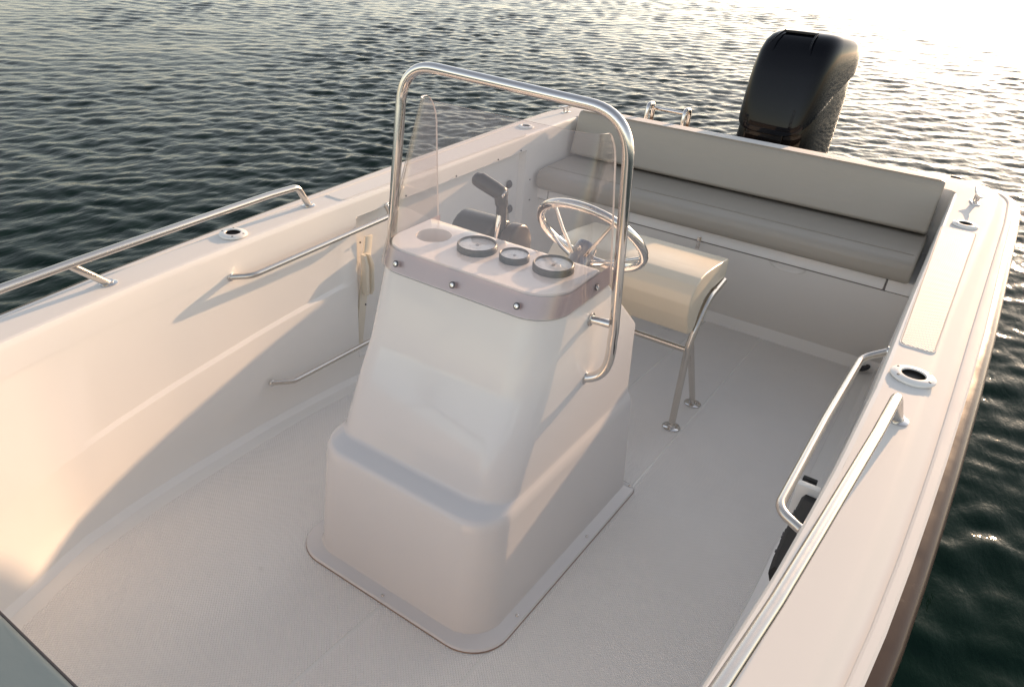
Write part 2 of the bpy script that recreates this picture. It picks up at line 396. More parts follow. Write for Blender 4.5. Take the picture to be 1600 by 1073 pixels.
for I, O, R in ST:
    I, O, R = Vector((*I, 0)), Vector((*O, 0)), Vector((*R, 0)); d = R - O; nrm = d.normalized() if d.length > 1e-6 else Vector((0, -1, 0))
    g = zg
    def P(p, dz): return Vector((p.x, p.y, zg(I.y if abs(I.y) > 5 else p.y) + dz))
    io = (O - I)
    rows.append([P(I, 0), P(I + io * .5, 0.0005), P(O - nrm * .02, 0), P(O - nrm * .008, -.0012), P(O + nrm * .004, -.0065),
                 P(O + d * .30, -.021), P(O + d * .52, -.0285), P(O + d * .60, -.0290), P(O + d * .63, -.0245), P(O + d * .70, -.0225), P(R - nrm * .006, -.024), P(R, -.029),
                 P(R, -.088), P(R - nrm * .012, -.10), P(R - nrm * .03, -.35),
                 Vector((*(R - nrm * .10).xy, -.05)), Vector((*(R - nrm * .16).xy, -.22)), Vector((*(R - nrm * .45).xy, -.36))])
    zc = lambda dz: P(R, dz).z
    rub.append([Vector((*(R + nrm * a).xy, zc(b_))) for a, b_ in ((-.004, -.0305), (.012, -.031), (.026, -.035), (.034, -.045), (.036, -.058), (.034, -.071), (.024, -.081), (-.004, -.086))])
v, f = lattice(rows); deck = put('gunwale_deck', v, f, M['gel_deck'], boat, auto=24)
v, f = lattice(rub); put('rub_rail', v, f, M['steel_rub'], boat, auto=50)
# dark bedding line between deck lip and rub rail
v, f = lattice([[Vector((*(r[10].xy * 1.0), r[10].z + .0004)), Vector((r[11].x + (r[11].x - r[10].x) * .15, r[11].y, r[11].z + .0022))] for r in rows])

# raised textured pads let into the side decks
def pad(x0f, x1f, x0a, x1a, yf, ya, r=.02):
    q = [(x0f, yf), (x1f, yf), (x1a, ya), (x0a, ya)]
    pts = fillet([Vector((*q[0], 0)) * .5 + Vector((*q[1], 0)) * .5] + [Vector((*p, 0)) for p in (q[1], q[2], q[3], q[0])] + [Vector((*q[0], 0)) * .5 + Vector((*q[1], 0)) * .5], r, 5)
    return [(p.x, p.y) for p in pts[:-1]]
zgp = lambda x, y: zg(y)
slab('deck_pad', pad(1.045, 1.132, 1.036, 1.158, 1.085, 2.27), zgp, .0035, M['nonskid_pad'], boat, smooth=False)
slab('deck_pad', pad(-1.132, -1.045, -1.158, -1.036, .885, 2.27), zgp, .0035, M['gel_deck'], boat, smooth=False)
# moulded rim round the pads
for sx, y0 in ((1, 1.085), (-1, .885)):
    o = pad(1.041, 1.136, 1.032, 1.162, y0 - .004, 2.274, .024); pts = [(sx * x, y, zg(y) + .0005) for x, y in o]; pts.append(pts[0])
    v, f = tube_geo(pts, .0028, 6, False); put('pad_rim', v, f, M['gel_deck'], boat)

# stern locker under the bench, its lid, notch and hasp
loc = thing('stern_locker', 'white fibreglass locker with a front opening lid under the stern bench', 'locker', (0, 2.5, 0))
YL = 2.42
bevel_put('locker_front', *(lambda a: (a, [(0, 1, 2, 3), (4, 7, 6, 5), (0, 4, 5, 1), (3, 2, 6, 7), (0, 3, 7, 4), (1, 5, 6, 2)]))(
    [(-1.022, YL + .012, .592), (1.022, YL + .012, .592), (.985, 2.93, -.01), (-.985, 2.93, -.01), (-1.022, 2.855, .592), (1.022, 2.855, .592), (.985, 2.99, -.01), (-.985, 2.99, -.01)]), M['gelcoat'], loc, w=.004, seg=2)
prism('locker_top', [(YL + .004, .5975), (YL + .004, .660), (2.855, .70), (2.855, .5975)], .905, 1.02, M['gelcoat'], loc, w=.004)
prism('locker_top', [(YL + .004, .5975), (YL + .004, .660), (2.855, .70), (2.855, .5975)], -1.02, -.945, M['gelcoat'], loc, w=.004)
lid = prism('locker_lid', [(YL, .599), (YL, .657), (2.84, .697), (2.84, .599)], -.937, .897, M['gelcoat'], loc, w=.007)
bevel_put('lid_gap', *box_geo((-.02, YL + .022, .5955), (1.83, .024, .006)), M['seam'], loc, w=.001, seg=1)
bevel_put('lid_gap', *box_geo((.901, YL + .03, .622), (.007, .04, .05)), M['seam'], loc, w=.001, seg=1)
# finger notch: a shallow half bowl moulded below the lid edge
sl_n = Vector((0, .508, -.602)).normalized()      # down the sloping front
nn = Vector((0, -.764, -.645)).normalized()
mb = MB(); cN = Vector((.456, YL + .012, .592))
rws = []
for r_, h in ((.092, .0), (.088, .0035), (.080, .0035), (.072, -.0), (.04, -.002)):
    rws.append([cN + Vector((1, 0, 0)) * (r_ * math.cos(a)) + sl_n * (r_ * .62 * math.sin(a)) + nn * (h + .0012) for a in [math.pi * k / 20 for k in range(21)]])
v, f = lattice(rws); mb.add(v, f); mb.put('finger_notch', M['gelcoat'], loc, auto=50)
hs = bevel_put('hasp', *box_geo((-.004, YL - .004, .590), (.020, .005, .066)), M['steel_satin'], loc, w=.002, seg=2)
for dz in (.022, .008, -.010, -.024): screw((-.004, YL - .0062, .590 + dz), (0, -1, 0), hs, .0035, m=M['steel'])
tube('hasp_staple', [(-.010, YL - .006, .596), (-.010, YL - .018, .596), (.003, YL - .018, .596), (.003, YL - .006, .596)], .0018, M['steel'], hs, fr=.004, n=8)

# fittings moulded or fixed to the liner
hat = lathe('inspection_hatch', [(.112, .0), (.112, .0045), (.104, .0052), (.1035, .0035), (.100, .0035), (.0995, .0052), (0, .0056)], (-.13, 2.66, .003), (0, 0, 1), M['gel_deck'], boat, n=48)
ring_v, ring_f = lathe_geo([(.1038, .0040), (.0998, .0040)], (-.13, 2.66, .003), (0, 0, 1), 48)
put('hatch_seal', ring_v, ring_f[:-2], M['seam'], hat)
screw((-.13, 2.585, .0085), (0, 0, 1), hat, .004)
dr = lathe('floor_drain', [(.032, 0), (.032, .006), (.026, .008), (.022, .004), (.020, .001), (0, .001)], (.925, 2.84, .03), (-.5, -.2, .85), M['black_plastic'], boat, n=24)
for k in range(4):
    a = k * math.pi / 4
    v, f = box_geo(Vector((.925, 2.84, .03)) + Vector((-.5, -.2, .85)).normalized() * .005, (.042, .003, .002), (lambda X, Y, Z: (X * math.cos(a) + Y * math.sin(a), -X * math.sin(a) + Y * math.cos(a), Z))(*frame((-.5, -.2, .85))))
    put('drain_bar', v, f, M['grey_rubber'], dr)
for y in (1.25, 1.62, 1.98, 2.20):
    x = -(tab(XF, y) + (tab(XI, y) - tab(XF, y)) * .8); screw((x + .001, y, zg(y) - .070), (1, 0, 0), boat, .0045, m=M['grey_rubber'])
for y, z in ((2.31, .72), (2.33, .60)):
    screw((-1.006, y, z), (1, 0, 0), boat, .0045, m=M['grey_rubber'])
for y, z in ((2.16, .705), (2.19, .56)):
    kn = lathe('recess_knob', [(.024, 0), (.024, .005), (.019, .007), (.016, .014), (.010, .016), (0, .016)], (-1.050, y, z), (1, 0, 0), M['grey_rubber'], boat, n=20)
# side decks' inner front bolster walls: the bow seat
bow = thing('bow_cushion', 'grey green vinyl bow seat cushion with piped edge at the front of the cockpit', 'seat cushion', (0, -1.2, 0))
def bowshape(inset, yf):
    R_ = [(tab(XI, y) - inset, y) for y in np.arange(yf, -2.45, -.15)]
    return R_ + [(-x, y) for x, y in R_[::-1]]
ob = bowshape(.035, -.787)
n = len(ob); vv = [(x, y, .395) for x, y in ob] + [(x, y, .315) for x, y in ob]
bevel_put('cushion', vv, [tuple(range(n)), tuple(range(2 * n - 1, n - 1, -1))] + [(i, n + i, n + (i + 1) % n, (i + 1) % n) for i in range(n)], M['vinyl_green'], bow, w=.014, seg=4)
tube('piping', [(-.85, -.7865, .385), (.85, -.7865, .385)], .0038, M['piping'], bow, n=8)
ob = [(max(-.84, min(.84, x)) * (.985 if abs(x) < .9 else 1), y) for x, y in bowshape(.05, -.85)]
n = len(ob)
vv = [(x, y, .314) for x, y in ob] + [(x * .80, y + .0, -.005) for x, y in ob]
put('seat_base', vv, [tuple(range(n)), tuple(range(2 * n - 1, n - 1, -1))] + [(i, n + i, n + (i + 1) % n, (i + 1) % n) for i in range(n)], M['gelcoat'], bow)

# ------------------------------------------------------------------ console
con = thing('steering_console', 'white glossy centre console with a stepped body on the cockpit floor', 'console', (0, .5, 0))
fz = .0
rows = []
def ring(xh, yf, ya, rf, ra, zfun): return [(x, y, zfun(y)) for x, y in rrect(xh, yf, ya, rf, ra, 10)]
rows.append(ring(.379, -.001, 1.032, .125, .045, lambda y: .0030))
rows.append(ring(.380, -.002, 1.033, .126, .045, lambda y: .0075))
rows.append(ring(.376, .002, 1.029, .124, .043, lambda y: .0125))
rows.append(ring(.350, .026, 1.015, .115, .03, lambda y: .0170))
rows.append(ring(.3395, .036, 1.006, .112, .022, lambda y: .0215))
rows.append(ring(.336, .040, 1.003, .110, .018, lambda y: .034))
rows.append(ring(.3255, .046, .930, .112, .014, lambda y: .365 + .05 * y))
rows.append(ring(.3240, .049, .925, .112, .014, lambda y: .384 + .05 * y))
rows.append(ring(.3200, .0545, .922, .110, .012, lambda y: .395 + .05 * y))
rows.append(ring(.3175, .062, .920, .108, .012, lambda y: .401 + .05 * y))
rows.append(ring(.3120, .104, .918, .106, .012, lambda y: .412 + .05 * y))
rows.append(ring(.3110, .113, .914, .104, .012, lambda y: .417 + .05 * y))
rows.append(ring(.3103, .118, .910, .104, .012, lambda y: .428 + .05 * y))
rows.append(ring(.3095, .124, .905, .104, .012, lambda y: .450 + .05 * y))
rows.append(ring(.3070, .180, .880, .104, .012, lambda y: .60 + .06 * y))
rows.append(ring(.3060, .214, .868, .104, .012, lambda y: .675 + .065 * y))
rows.append(ring(.3055, .219, .846, .104, .012, lambda y: .695 + .065 * y))
rows.append(ring(.3025, .255, .655, .104, .012, lambda y: .843 + .08 * y))
rows.append(ring(.3015, .262, .615, .104, .012, lambda y: .876 + .085 * y))
rows.append(ring(.3015, .264, .600, .104, .012, lambda y: .886 + .09 * y))
rows.append(ring(.2955, .272, .590, .100, .012, lambda y: .889 + .09 * y))
v, f = lattice(rows, True, True)
body = put('console_body', v, f, M['gel_console'], con, auto=35)
# thin caulk line at the foot
v, f = lattice([ring(.3815, -.0035, 1.0345, .127, .045, lambda y: .0030), ring(.3795, -.0015, 1.0325, .125, .045, lambda y: .0058)], True); put('caulk_line', v, f, M['foam'], con)
for x, y in ((.360, .204), (.361, .645), (.356, 1.008), (.004, .014), (-.360, .204), (-.361, .645)): screw((x, y, .0165), (0, 0, 1), body, .0052)
# dash: fascia band and level top with a cup recess
def dz(y): return .948 + .1 * y
n0 = 10
r1 = ring(.3035, .2625, .592, .103, .010, lambda y: .8895 + .09 * y)
r2 = ring(.2995, .2770, .540, .102, .010, lambda y: dz(y) - .012)
v, f = lattice([r1, r2], True)
# dash top solid
rows = [None, ring(.2975, .2830, .540, .102, .010, lambda y: dz(y) - .010), ring(.2962, .2842, .532, .100, .010, lambda y: dz(y) - .003), ring(.2930, .2875, .525, .096, .010, lambda y: dz(y))]
rows0 = [ring(.3025, .2635, .591, .103, .010, lambda y: .8900 + .09 * y)]
v, f = lattice(rows0 + rows[1:], True, True)
dash = put('dash', v, f, M['gel_console'], con, auto=40)
def boolean(o, cut):
    m = o.modifiers.new('cut', 'BOOLEAN'); m.object = cut; m.operation = 'DIFFERENCE'; m.solver = 'EXACT'
    bpy.context.view_layer.update()
    me = bpy.data.meshes.new_from_object(o.evaluated_get(bpy.context.evaluated_depsgraph_get()))
    bm = bmesh.new(); bm.from_mesh(me)
    for f in bm.faces: f.smooth = True
    for e in bm.edges: e.smooth = not (len(e.link_faces) == 2 and e.calc_face_angle(0) > rad(25))
    bm.to_mesh(me); bm.free()
    o.modifiers.clear(); o.data = me; bpy.data.objects.remove(cut, do_unlink=True)
dn = Vector((0, -.1, 1)).normalized()
v, f = lathe_geo([(.046, -.045), (.0525, -.04), (.0535, .05)], Vector((-.203, .425, dz(.425))), dn, 40)
boolean(dash, put('cutter', v, f, M['gel_console'], con))
def gauge(x, y, r):
    o = Vector((x, y, dz(y)))
    g = lathe('gauge', [(r, -.003), (r, .010), (r * .985, .0165), (r * .93, .0195), (r * .905, .0185), (r * .895, .014), (r * .89, .010)], o, dn, M['black_plastic'], con, n=44)
    X, Y, Z = Vector((1, 0, 0)), Vector((0, 1, .1)).normalized(), dn
    lathe('dial_face', [(r * .893, .0105), (r * .893, .0115), (0, .0115)], o, dn, M['dial'], g, n=40)
    mb = MB()
    def bar(a, r0, r1, wd):
        d = X * math.cos(a) + Y * math.sin(a); s = d.cross(Z) * wd / 2; c = o + Z * .0120
        mb.add([c + d * r0 - s, c + d * r1 - s * .4, c + d * r1 + s * .4, c + d * r0 + s], [(0, 1, 2, 3)])
    for k in range(21):
        a = rad(225 - k * 13.5); bar(a, r * (.68 if k % 5 else .60), r * .80, .0010 if k % 5 else .0018)
    k0 = [o + Z * .0119 + (X * math.cos(t) + Y * math.sin(t)) * r * rr for rr in (.36, .375) for t in [rad(200 + 140 * i / 16) for i in range(17)]]
    mb.add(k0, [(i, i + 1, 18 + i, 17 + i) for i in range(16)])
    mb.put('dial_marks', M['dial_mark'], g, kind='stuff', smooth=False)
    mb = MB(); 
    a = rad(235 if x < 0 else (90 if x > .15 else 200)); d = X * math.cos(a) + Y * math.sin(a); s = d.cross(Z) * .0014; c = o + Z * .0132
    mb.add([c - d * r * .2 - s, c + d * r * .62, c - d * r * .2 + s], [(0, 1, 2)])
    v, f = lathe_geo([(r * .09, .0115), (r * .09, .0145), (0, .0145)], o, dn, 14); mb.add(v, f)
    mb.put('needle', M['dial_mark'], g)
    lathe('gauge_glass', [(r * .88, .0155), (r * .88, .0165), (0, .0172)], o, dn, M['gauge_glass'], g, n=36)
gauge(-.045, .425, .0585); gauge(.076, .434, .0430); gauge(.193, .449, .0575)
for p, ax in (((-.198, .2655, .944), (0, -1, .12)), ((.001, .2655, .941), (0, -1, .12)), ((.206, .2655, .946), (0, -1, .12)), ((.3045, .500, .957), (1, 0, .1)), ((-.3045, .500, .957), (-1, 0, .1))):
    pv = Vector(p) + Vector(ax) * .006; screw(pv, ax, dash, .0072)

# ------------------------------------------------------------------ windscreen
ws = thing('windscreen', 'clear acrylic wraparound windscreen rising from the console dash', 'windscreen', (0, .3, .9))
def wpath(t):
    """open plan curve at height fraction t, left aft -> front -> right aft"""
    xh = .3075 + (.284 - .3075) * t; yf = .2580 + (.405 - .2580) * t; ya = .585 + (.505 - .585) * t
    rr = .106 + (-.046) * t; z0 = .893 + .09 * yf; z1 = 1.362
    n = 12; pts = []
    yend = ya
    for k in range(6): pts.append((-xh, yend + (yf + rr - yend) * (k / 6) ** 1.5))
    for k in range(n + 1): a = rad(180 + 90 * k / n); pts.append((-xh + rr + rr * math.cos(a), yf + rr + rr * math.sin(a)))
    for k in range(1, 8): pts.append((-xh + rr + (2 * xh - 2 * rr) * k / 8, yf))
    for k in range(n + 1): a = rad(270 + 90 * k / n); pts.append((xh - rr + rr * math.cos(a), yf + rr + rr * math.sin(a)))
    for k in range(5, -1, -1): pts.append((xh, yend + (yf + rr - yend) * (k / 6) ** 1.5))
    return pts
tl = [0, .06, .16, .3, .45, .6, .75, .86, .93, .97, 1.0]
rowsA = []
for t in tl:
    pp = wpath(t); row = []
    m_ = len(pp)
    for i, (x, y) in enumerate(pp):
        z = (.893 + .09 * y) * (1 - t) + (1.368 + .03 * (y - .4)) * t
        # rounded upper aft corners of the two wings
        j = min(i, m_ - 1 - i)
        if j < 6:
            q = max(0., 1 - (y0w - y if False else (pp[0][1] - y)) / .045)
            tt = t * (1 - .17 * (1 - math.sqrt(max(0, 1 - q * q))))
            x = xs0 = None
            p2 = wpath(tt)[i]; x, y = p2; z = (.893 + .09 * y) * (1 - tt) + (1.368 + .03 * (y - .4)) * tt
        row.append(Vector((x, y, z)))
    rowsA.append(row)
def offset_rows(rows, d):
    out = []
    for i, r in enumerate(rows):
        o = []
        for j, p in enumerate(r):
            a = r[min(j + 1, len(r) - 1)] - r[max(j - 1, 0)]; b = rows[min(i + 1, len(rows) - 1)][j] - rows[max(i - 1, 0)][j]
            o.append(p - a.cross(b).normalized() * d)
        out.append(o)
    return out
rowsB = offset_rows(rowsA, -.0055)
va, fa = lattice(rowsA); vb, fb = lattice(rowsB)
mb = MB(); mb.add(va, fa); mb.add(vb, fb); pane = mb.put('windscreen_pane', M['acrylic'], ws, auto=60)
edge = [r[0] for r in rowsA] + rowsA[-1][1:-1] + [r[-1] for r in rowsA[::-1]]
edgeb = [r[0] for r in rowsB] + rowsB[-1][1:-1] + [r[-1] for r in rowsB[::-1]]
v, f = lattice([edge, edgeb]); put('polished_edge', v, f, M['acrylic_edge'], pane, auto=60)
# tinted lower band lapping over the dash fascia; its grey also holds front-side shade
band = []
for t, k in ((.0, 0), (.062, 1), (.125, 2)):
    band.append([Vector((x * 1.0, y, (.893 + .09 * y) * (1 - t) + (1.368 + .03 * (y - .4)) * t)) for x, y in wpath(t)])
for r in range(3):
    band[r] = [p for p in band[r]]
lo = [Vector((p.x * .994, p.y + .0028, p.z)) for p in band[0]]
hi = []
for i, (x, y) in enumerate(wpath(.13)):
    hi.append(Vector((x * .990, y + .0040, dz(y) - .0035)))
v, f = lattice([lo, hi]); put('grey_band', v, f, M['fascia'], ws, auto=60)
for p, ax in (((-.198, .2550, .944), (0, -1, .3)), ((.001, .2550, .941), (0, -1, .3)), ((.206, .2550, .946), (0, -1, .3)), ((.3060, .500, .961), (1, 0, .1)), ((-.3060, .500, .961), (-1, 0, .1))):
    w_ = lathe('washer', [(.0095, 0), (.0095, .0015), (.0075, .002), (0, .002)], Vector(p) , ax, M['grey_rubber'], ws, n=18)
    screw(Vector(p) + Vector(ax).normalized() * .002, ax, w_, .0062)

# ------------------------------------------------------------------ grab bar round the windscreen
gb = thing('grab_bar', 'tall polished stainless grab bar arching over the console windscreen', 'grab bar', (0, .5, .7))
def foot_curve(s_):
    dx, dy = (0, 0) if s_ > 0 else (-.022, -.105)
    P0, P1, P2, P3 = Vector((s_ * .361 + dx, .546 + dy, .80)), Vector((s_ * .366 + dx, .556 + dy, .705)), Vector((s_ * .348 + dx, .552 + dy, .672)), Vector((s_ * .300, .530 + dy, .664))
    return [P0 * (1 - t) ** 3 + P1 * 3 * t * (1 - t) ** 2 + P2 * 3 * t * t * (1 - t) + P3 * t ** 3 for t in [k / 14 for k in range(15)]]
pl = foot_curve(-1)[::-1] + fillet([(-.382, .438, .83), (-.353, .4365, 1.452), (.349, .4365, 1.428), (.361, .545, .83)], [.12, .12], 12) + foot_curve(1)
v, f = tube_geo(pl, .0148, 20); put('bar', v, f, M['steel'], gb, auto=60)
for s in (-1, 1):
    fy = .505 if s > 0 else .425
    tube('standoff', [(s * .298, fy, .862), (s * (.357 if s > 0 else .380), fy + .01, .862)], .0122, M['steel'], gb, n=16)
    lathe('foot_pad', [(.020, 0), (.020, .002), (.016, .004), (0, .004)], (s * .304, fy, .862), (s, 0, 0), M['steel'], gb, n=20)
    lathe('foot_pad', [(.020, 0), (.020, .002), (.016, .004), (0, .004)], (s * .3045, .530 if s > 0 else .425, .664), (s, 0, 0), M['steel'], gb, n=20)

# ------------------------------------------------------------------ steering wheel
wa = Vector((0, math.cos(.811), math.sin(.811))); we1 = Vector((1, 0, 0)); we2 = Vector((0, .72498, -.68877)); wc = Vector((.159, .733, 1.017))
ringp = [wc + (we1 * math.cos(t) + we2 * math.sin(t)) * .172 for t in [2 * math.pi * k / 72 for k in range(72)]]
rows = []
for k, p in enumerate(ringp):
    rd = (p - wc).normalized(); rr = .0125 + .0012 * math.cos(k * 2 * math.pi * 0)
    rows.append([p + (rd * math.cos(q) + wa * math.sin(q)) * rr for q in [2 * math.pi * j / 14 for j in range(14)]])
rows.append(rows[0]); v, f = lattice(rows, True); sw = put('steering_wheel', v, f, M['steel'], con, auto=60)
mb = MB()                                                       # moulded finger grips on the inner side of the rim
for k in range(40):
    t = 2 * math.pi * k / 40 + .05; p = wc + (we1 * math.cos(t) + we2 * math.sin(t)) * .1615 - wa * .006
    v, f = lathe_geo([(.0035, -.002), (.0042, .0), (.0032, .003), (0, .0042)], p, -wa, 8); mb.add(v, f)
mb.put('finger_grips', M['steel_satin'], sw, kind='stuff')
for k in (15, 87, 159, 231 + 9, 303 + 7):
    t = rad(k); d = we1 * math.cos(t) + we2 * math.sin(t)
    v, f = tube_geo([wc + d * .166 - wa * .002, wc + d * .10 - wa * .045, wc + d * .022 - wa * .085], .0052, 10); put('spoke', v, f, M['steel'], sw, auto=60)
lathe('hub', [(.036, -.125), (.0365, -.10), (.0355, -.05), (.034, -.036), (.031, -.030), (0, -.028)], wc, wa, M['grey_rubber'] if False else mat('hub_grey', (.36, .38, .42), .2, metal=.6), sw, n=32)
lathe('hub_bezel', [(.050, -.168), (.050, -.150), (.047, -.143), (.033, -.132), (.030, -.118), (0, -.118)], wc, wa, mat('bezel_brown', (.045, .035, .035), .3), sw, n=32)
lathe('hub_collar', [(.043, -.142), (.043, -.108), (.040, -.104), (0, -.104)], wc + Vector((.014, .006, -.012)), wa, mat('collar_beige', (.34, .30, .29), .3), sw, n=28)

# ------------------------------------------------------------------ throttle control
th = thing('throttle_control', 'black engine throttle lever with chrome arm on the console', 'throttle', (-.165, .66, .86))
def drum(name, x0, x1, m, r=.075, h=.13, c=(.665, .905)):
    prof = []
    for k in range(13):
        a = rad(-8 + 196 * k / 12); prof.append((c[0] + r * math.cos(a), c[1] + (r * 1.05) * math.sin(a)))
    prof += [(c[0] - r * 1.02, c[1] - h * .8), (c[0] + r * 1.02, c[1] - h * .95)]
    return prism(name, prof[::-1], x0, x1, m, th, w=.010, seg=3)
drum('control_housing', -.268, -.128, M['black_plastic'], .080, c=(.66, .935))
drum('side_cover', -.100, -.056, mat('cover_brown', (.045, .035, .032), .3), .074, c=(.68, .932))
# chrome arm: tapering flat plate with a rounded foot, open eye
armp = [(.642, 1.075), (.628, 1.05), (.622, 1.0), (.612, .955), (.618, .905), (.650, .865), (.690, .868), (.718, .905), (.712, .95), (.688, 1.0), (.668, 1.05)]
prism('lever_arm', armp, -.124, -.104, M['steel'], th, w=.007, seg=3)
lathe('arm_boss', [(.034, -.002), (.034, .006), (.028, .012), (.012, .014), (0, .014)], (-.106, .664, .905), (1, 0, 0), M['steel'], th, n=26)
# black grip
gp_ = fillet([(-.114, .648, .985), (-.114, .640, 1.065), (-.124, .640, 1.105), (-.20, .640, 1.128)], .032, 7)
v, f = tube_geo(gp_, [.0165 + .005 * min(1, i / 10) for i in range(len(gp_))], 16); put('grip_neck', v, f, M['black_plastic'], th, auto=60)
v, f = lathe_geo([(.014, -.063), (.0215, -.056), (.0235, -.040), (.0235, .045), (.0215, .053), (.012, .058), (0, .058)], (-.163, .640, 1.112), Vector((.105, 0, -.028)), 22); put('grip', v, f, M['black_plastic'], th, auto=60)
lathe('trim_switch', [(.0155, 0), (.0155, .003), (.011, .005), (0, .0055)], Vector((-.163, .640, 1.112)) + Vector((.105, 0, -.028)).normalized() * .057, Vector((.105, 0, -.028)), M['steel'], th, n=20)
bevel_put('trim_button', *box_geo(Vector((-.163, .640, 1.112)) + Vector((.105, 0, -.028)).normalized() * .064, (.006, .012, .022)), M['grey_rubber'], th, w=.002, seg=2)

# ------------------------------------------------------------------ leaning seat behind the console
ls = thing('leaning_seat', 'cream vinyl helm seat on stainless tube legs behind the console', 'seat', (0, 1.6, 0))
prof_o = [(1.795, .728), (1.790, .742), (1.60, .750), (1.50, .749), (1.445, .741), (1.400, .722), (1.370, .690), (1.362, .650), (1.380, .590), (1.420, .525), (1.436, .502)]
prof_i = [(1.478, .498), (1.505, .520), (1.520, .580), (1.545, .622), (1.60, .645), (1.80, .655)]
sc_ = prism('cushion', prof_o + prof_i, -.324, .324, M['vinyl_cream'], ls, w=.024, seg=5, auto=55)
# piped side seams
for s in (-1, 1):
    pts = [(s * .3205, y, z) for y, z in [(1.775, .738), (1.60, .746), (1.50, .745), (1.447, .737), (1.404, .718), (1.376, .687), (1.368, .650), (1.386, .592), (1.425, .530), (1.440, .508)]]
    v, f = tube_geo(fillet(pts, .01, 3), .0026, 6); put('seam_piping', v, f, M['vinyl_cream'], sc_)
for s in (-1, 1):
    lg = fillet([(s * .314, 1.549, .004), (s * .318, 1.502, .42), (s * .324, 1.520, .50), (s * .326, 1.600, .612), (s * .322, 1.795, .640)], [.06, .09, .10], 8)
    v, f = tube_geo(lg, .0150, 16); put('leg', v, f, M['steel_satin'], ls, auto=60)
    v, f = tube_geo([(s * .315, 1.82, .004), (s * .317, 1.525, .435)], .0140, 16); put('leg', v, f, M['steel_satin'], ls, auto=60)
    for y in (1.549, 1.82):
        ft = lathe('foot_flange', [(.040, .003), (.040, .0065), (.037, .009), (.020, .010), (.018, .020), (0, .020)], (s * .3145, y, 0), (0, 0, 1), M['steel'], ls, n=28)
        for a in (20, 140, 260): screw((s * .3145 + .029 * math.cos(rad(a)), y + .029 * math.sin(rad(a)), .010), (0, 0, 1), ft, .0045, m=M['steel_satin'])
tube('crossbar', [(-.318, 1.503, .405), (.318, 1.503, .405)], .0132, M['steel_satin'], ls, n=16)
tube('crossbar', [(-.330, 1.68, .628), (.330, 1.68, .628)], .0132, M['steel_satin'], ls, n=16)

# ------------------------------------------------------------------ stern bench cushions
bs = thing('bench_cushion', 'long grey beige vinyl bench seat cushion across the stern', 'cushion', (0, 2.55, .66))
prism('pad', [(2.372, .664), (2.352, .690), (2.350, .742), (2.366, .766), (2.42, .782), (2.80, .822), (2.80, .712), (2.45, .668)], -.992, .990, M['vinyl'], bs, w=.017, seg=4, auto=50)
for s, x in ((1, .972), (-1, -.974)): pass
tube('stitching', [(-.972, 2.440, .7865), (.970, 2.440, .7865)], .0016, M['vinyl'], bs, n=6)
bb = thing('backrest_cushion', 'long grey beige vinyl backrest cushion against the transom', 'cushion', (0, 2.8, .83))
prof = [(2.705, .838), (2.733, .955), (2.752, 1.058), (2.770, 1.079), (2.800, 1.078), (2.826, 1.055), (2.832, .84), (2.80, .826), (2.725, .824)]
prism('pad', prof, -.985, .982, M['vinyl'], bb, w=.016, seg=4, auto=50)
tube('seam_piping', [(-.965, 2.7665, 1.0785), (.962, 2.7665, 1.0785)], .003, M['vinyl'], bb, n=6)

# ------------------------------------------------------------------ deck fittings
def rod_holder_proto():
    t = thing('rod_holder', '', 'rod holder', (0, 0, 0))
    # oval flange: lathe scaled in x by hand
    prof = [(.050, .0), (.052, .003), (.051, .007), (.045, .0105), (.034, .0125), (.0295, .0125), (.0275, .010), (.0265, -.0), (.026, -.004)]
    v, f = lathe_geo(prof, (0, 0, 0), (0, 0, 1), 40); f = f[:-2]
    v = [(p[0] * 1.13, p[1], p[2]) for p in v]
    fl_ = put('flange', v, f, M['white_plastic'], t, auto=40)
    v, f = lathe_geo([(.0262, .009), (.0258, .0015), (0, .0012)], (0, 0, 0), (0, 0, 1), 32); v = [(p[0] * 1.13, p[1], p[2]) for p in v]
    put('bore_shade', v, f[:-2], M['hole'], t, auto=40)  # shallow dish, blackened to stand in for shade down the tube
    for a in (35, 145, 215, 325): screw((.0475 * math.cos(rad(a)), .040 * math.sin(rad(a)), .0095), (0, 0, 1), fl_, .0045, m=M['grey_rubber'])
    return t
def copy_tree(o, parent=None):
    c = o.copy(); C.objects.link(c)
    if parent: c.parent = parent
    for ch in list(o.children): copy_tree(ch, c)
    return c
ROD = [((1.101, .905), 8, 1.0, 'white oval rod holder forward of the textured pad on the sunlit side deck'),
       ((1.113, 2.352), 12, .88, 'white oval rod holder between the textured pad and cleat on the sunlit side deck'),
       ((-1.080, .385), -10, .92, 'white rod holder beside the bow rail on the far side deck by the dark water'),
       ((-1.125, 2.40), -6, .80, 'white rod holder near the cleat on the far side deck, seen through the windscreen')]
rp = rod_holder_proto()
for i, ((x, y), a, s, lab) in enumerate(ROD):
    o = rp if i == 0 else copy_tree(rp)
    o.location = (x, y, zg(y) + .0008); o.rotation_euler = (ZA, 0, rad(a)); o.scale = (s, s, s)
    o['label'] = lab; o['group'] = 'rod holders along the side decks'
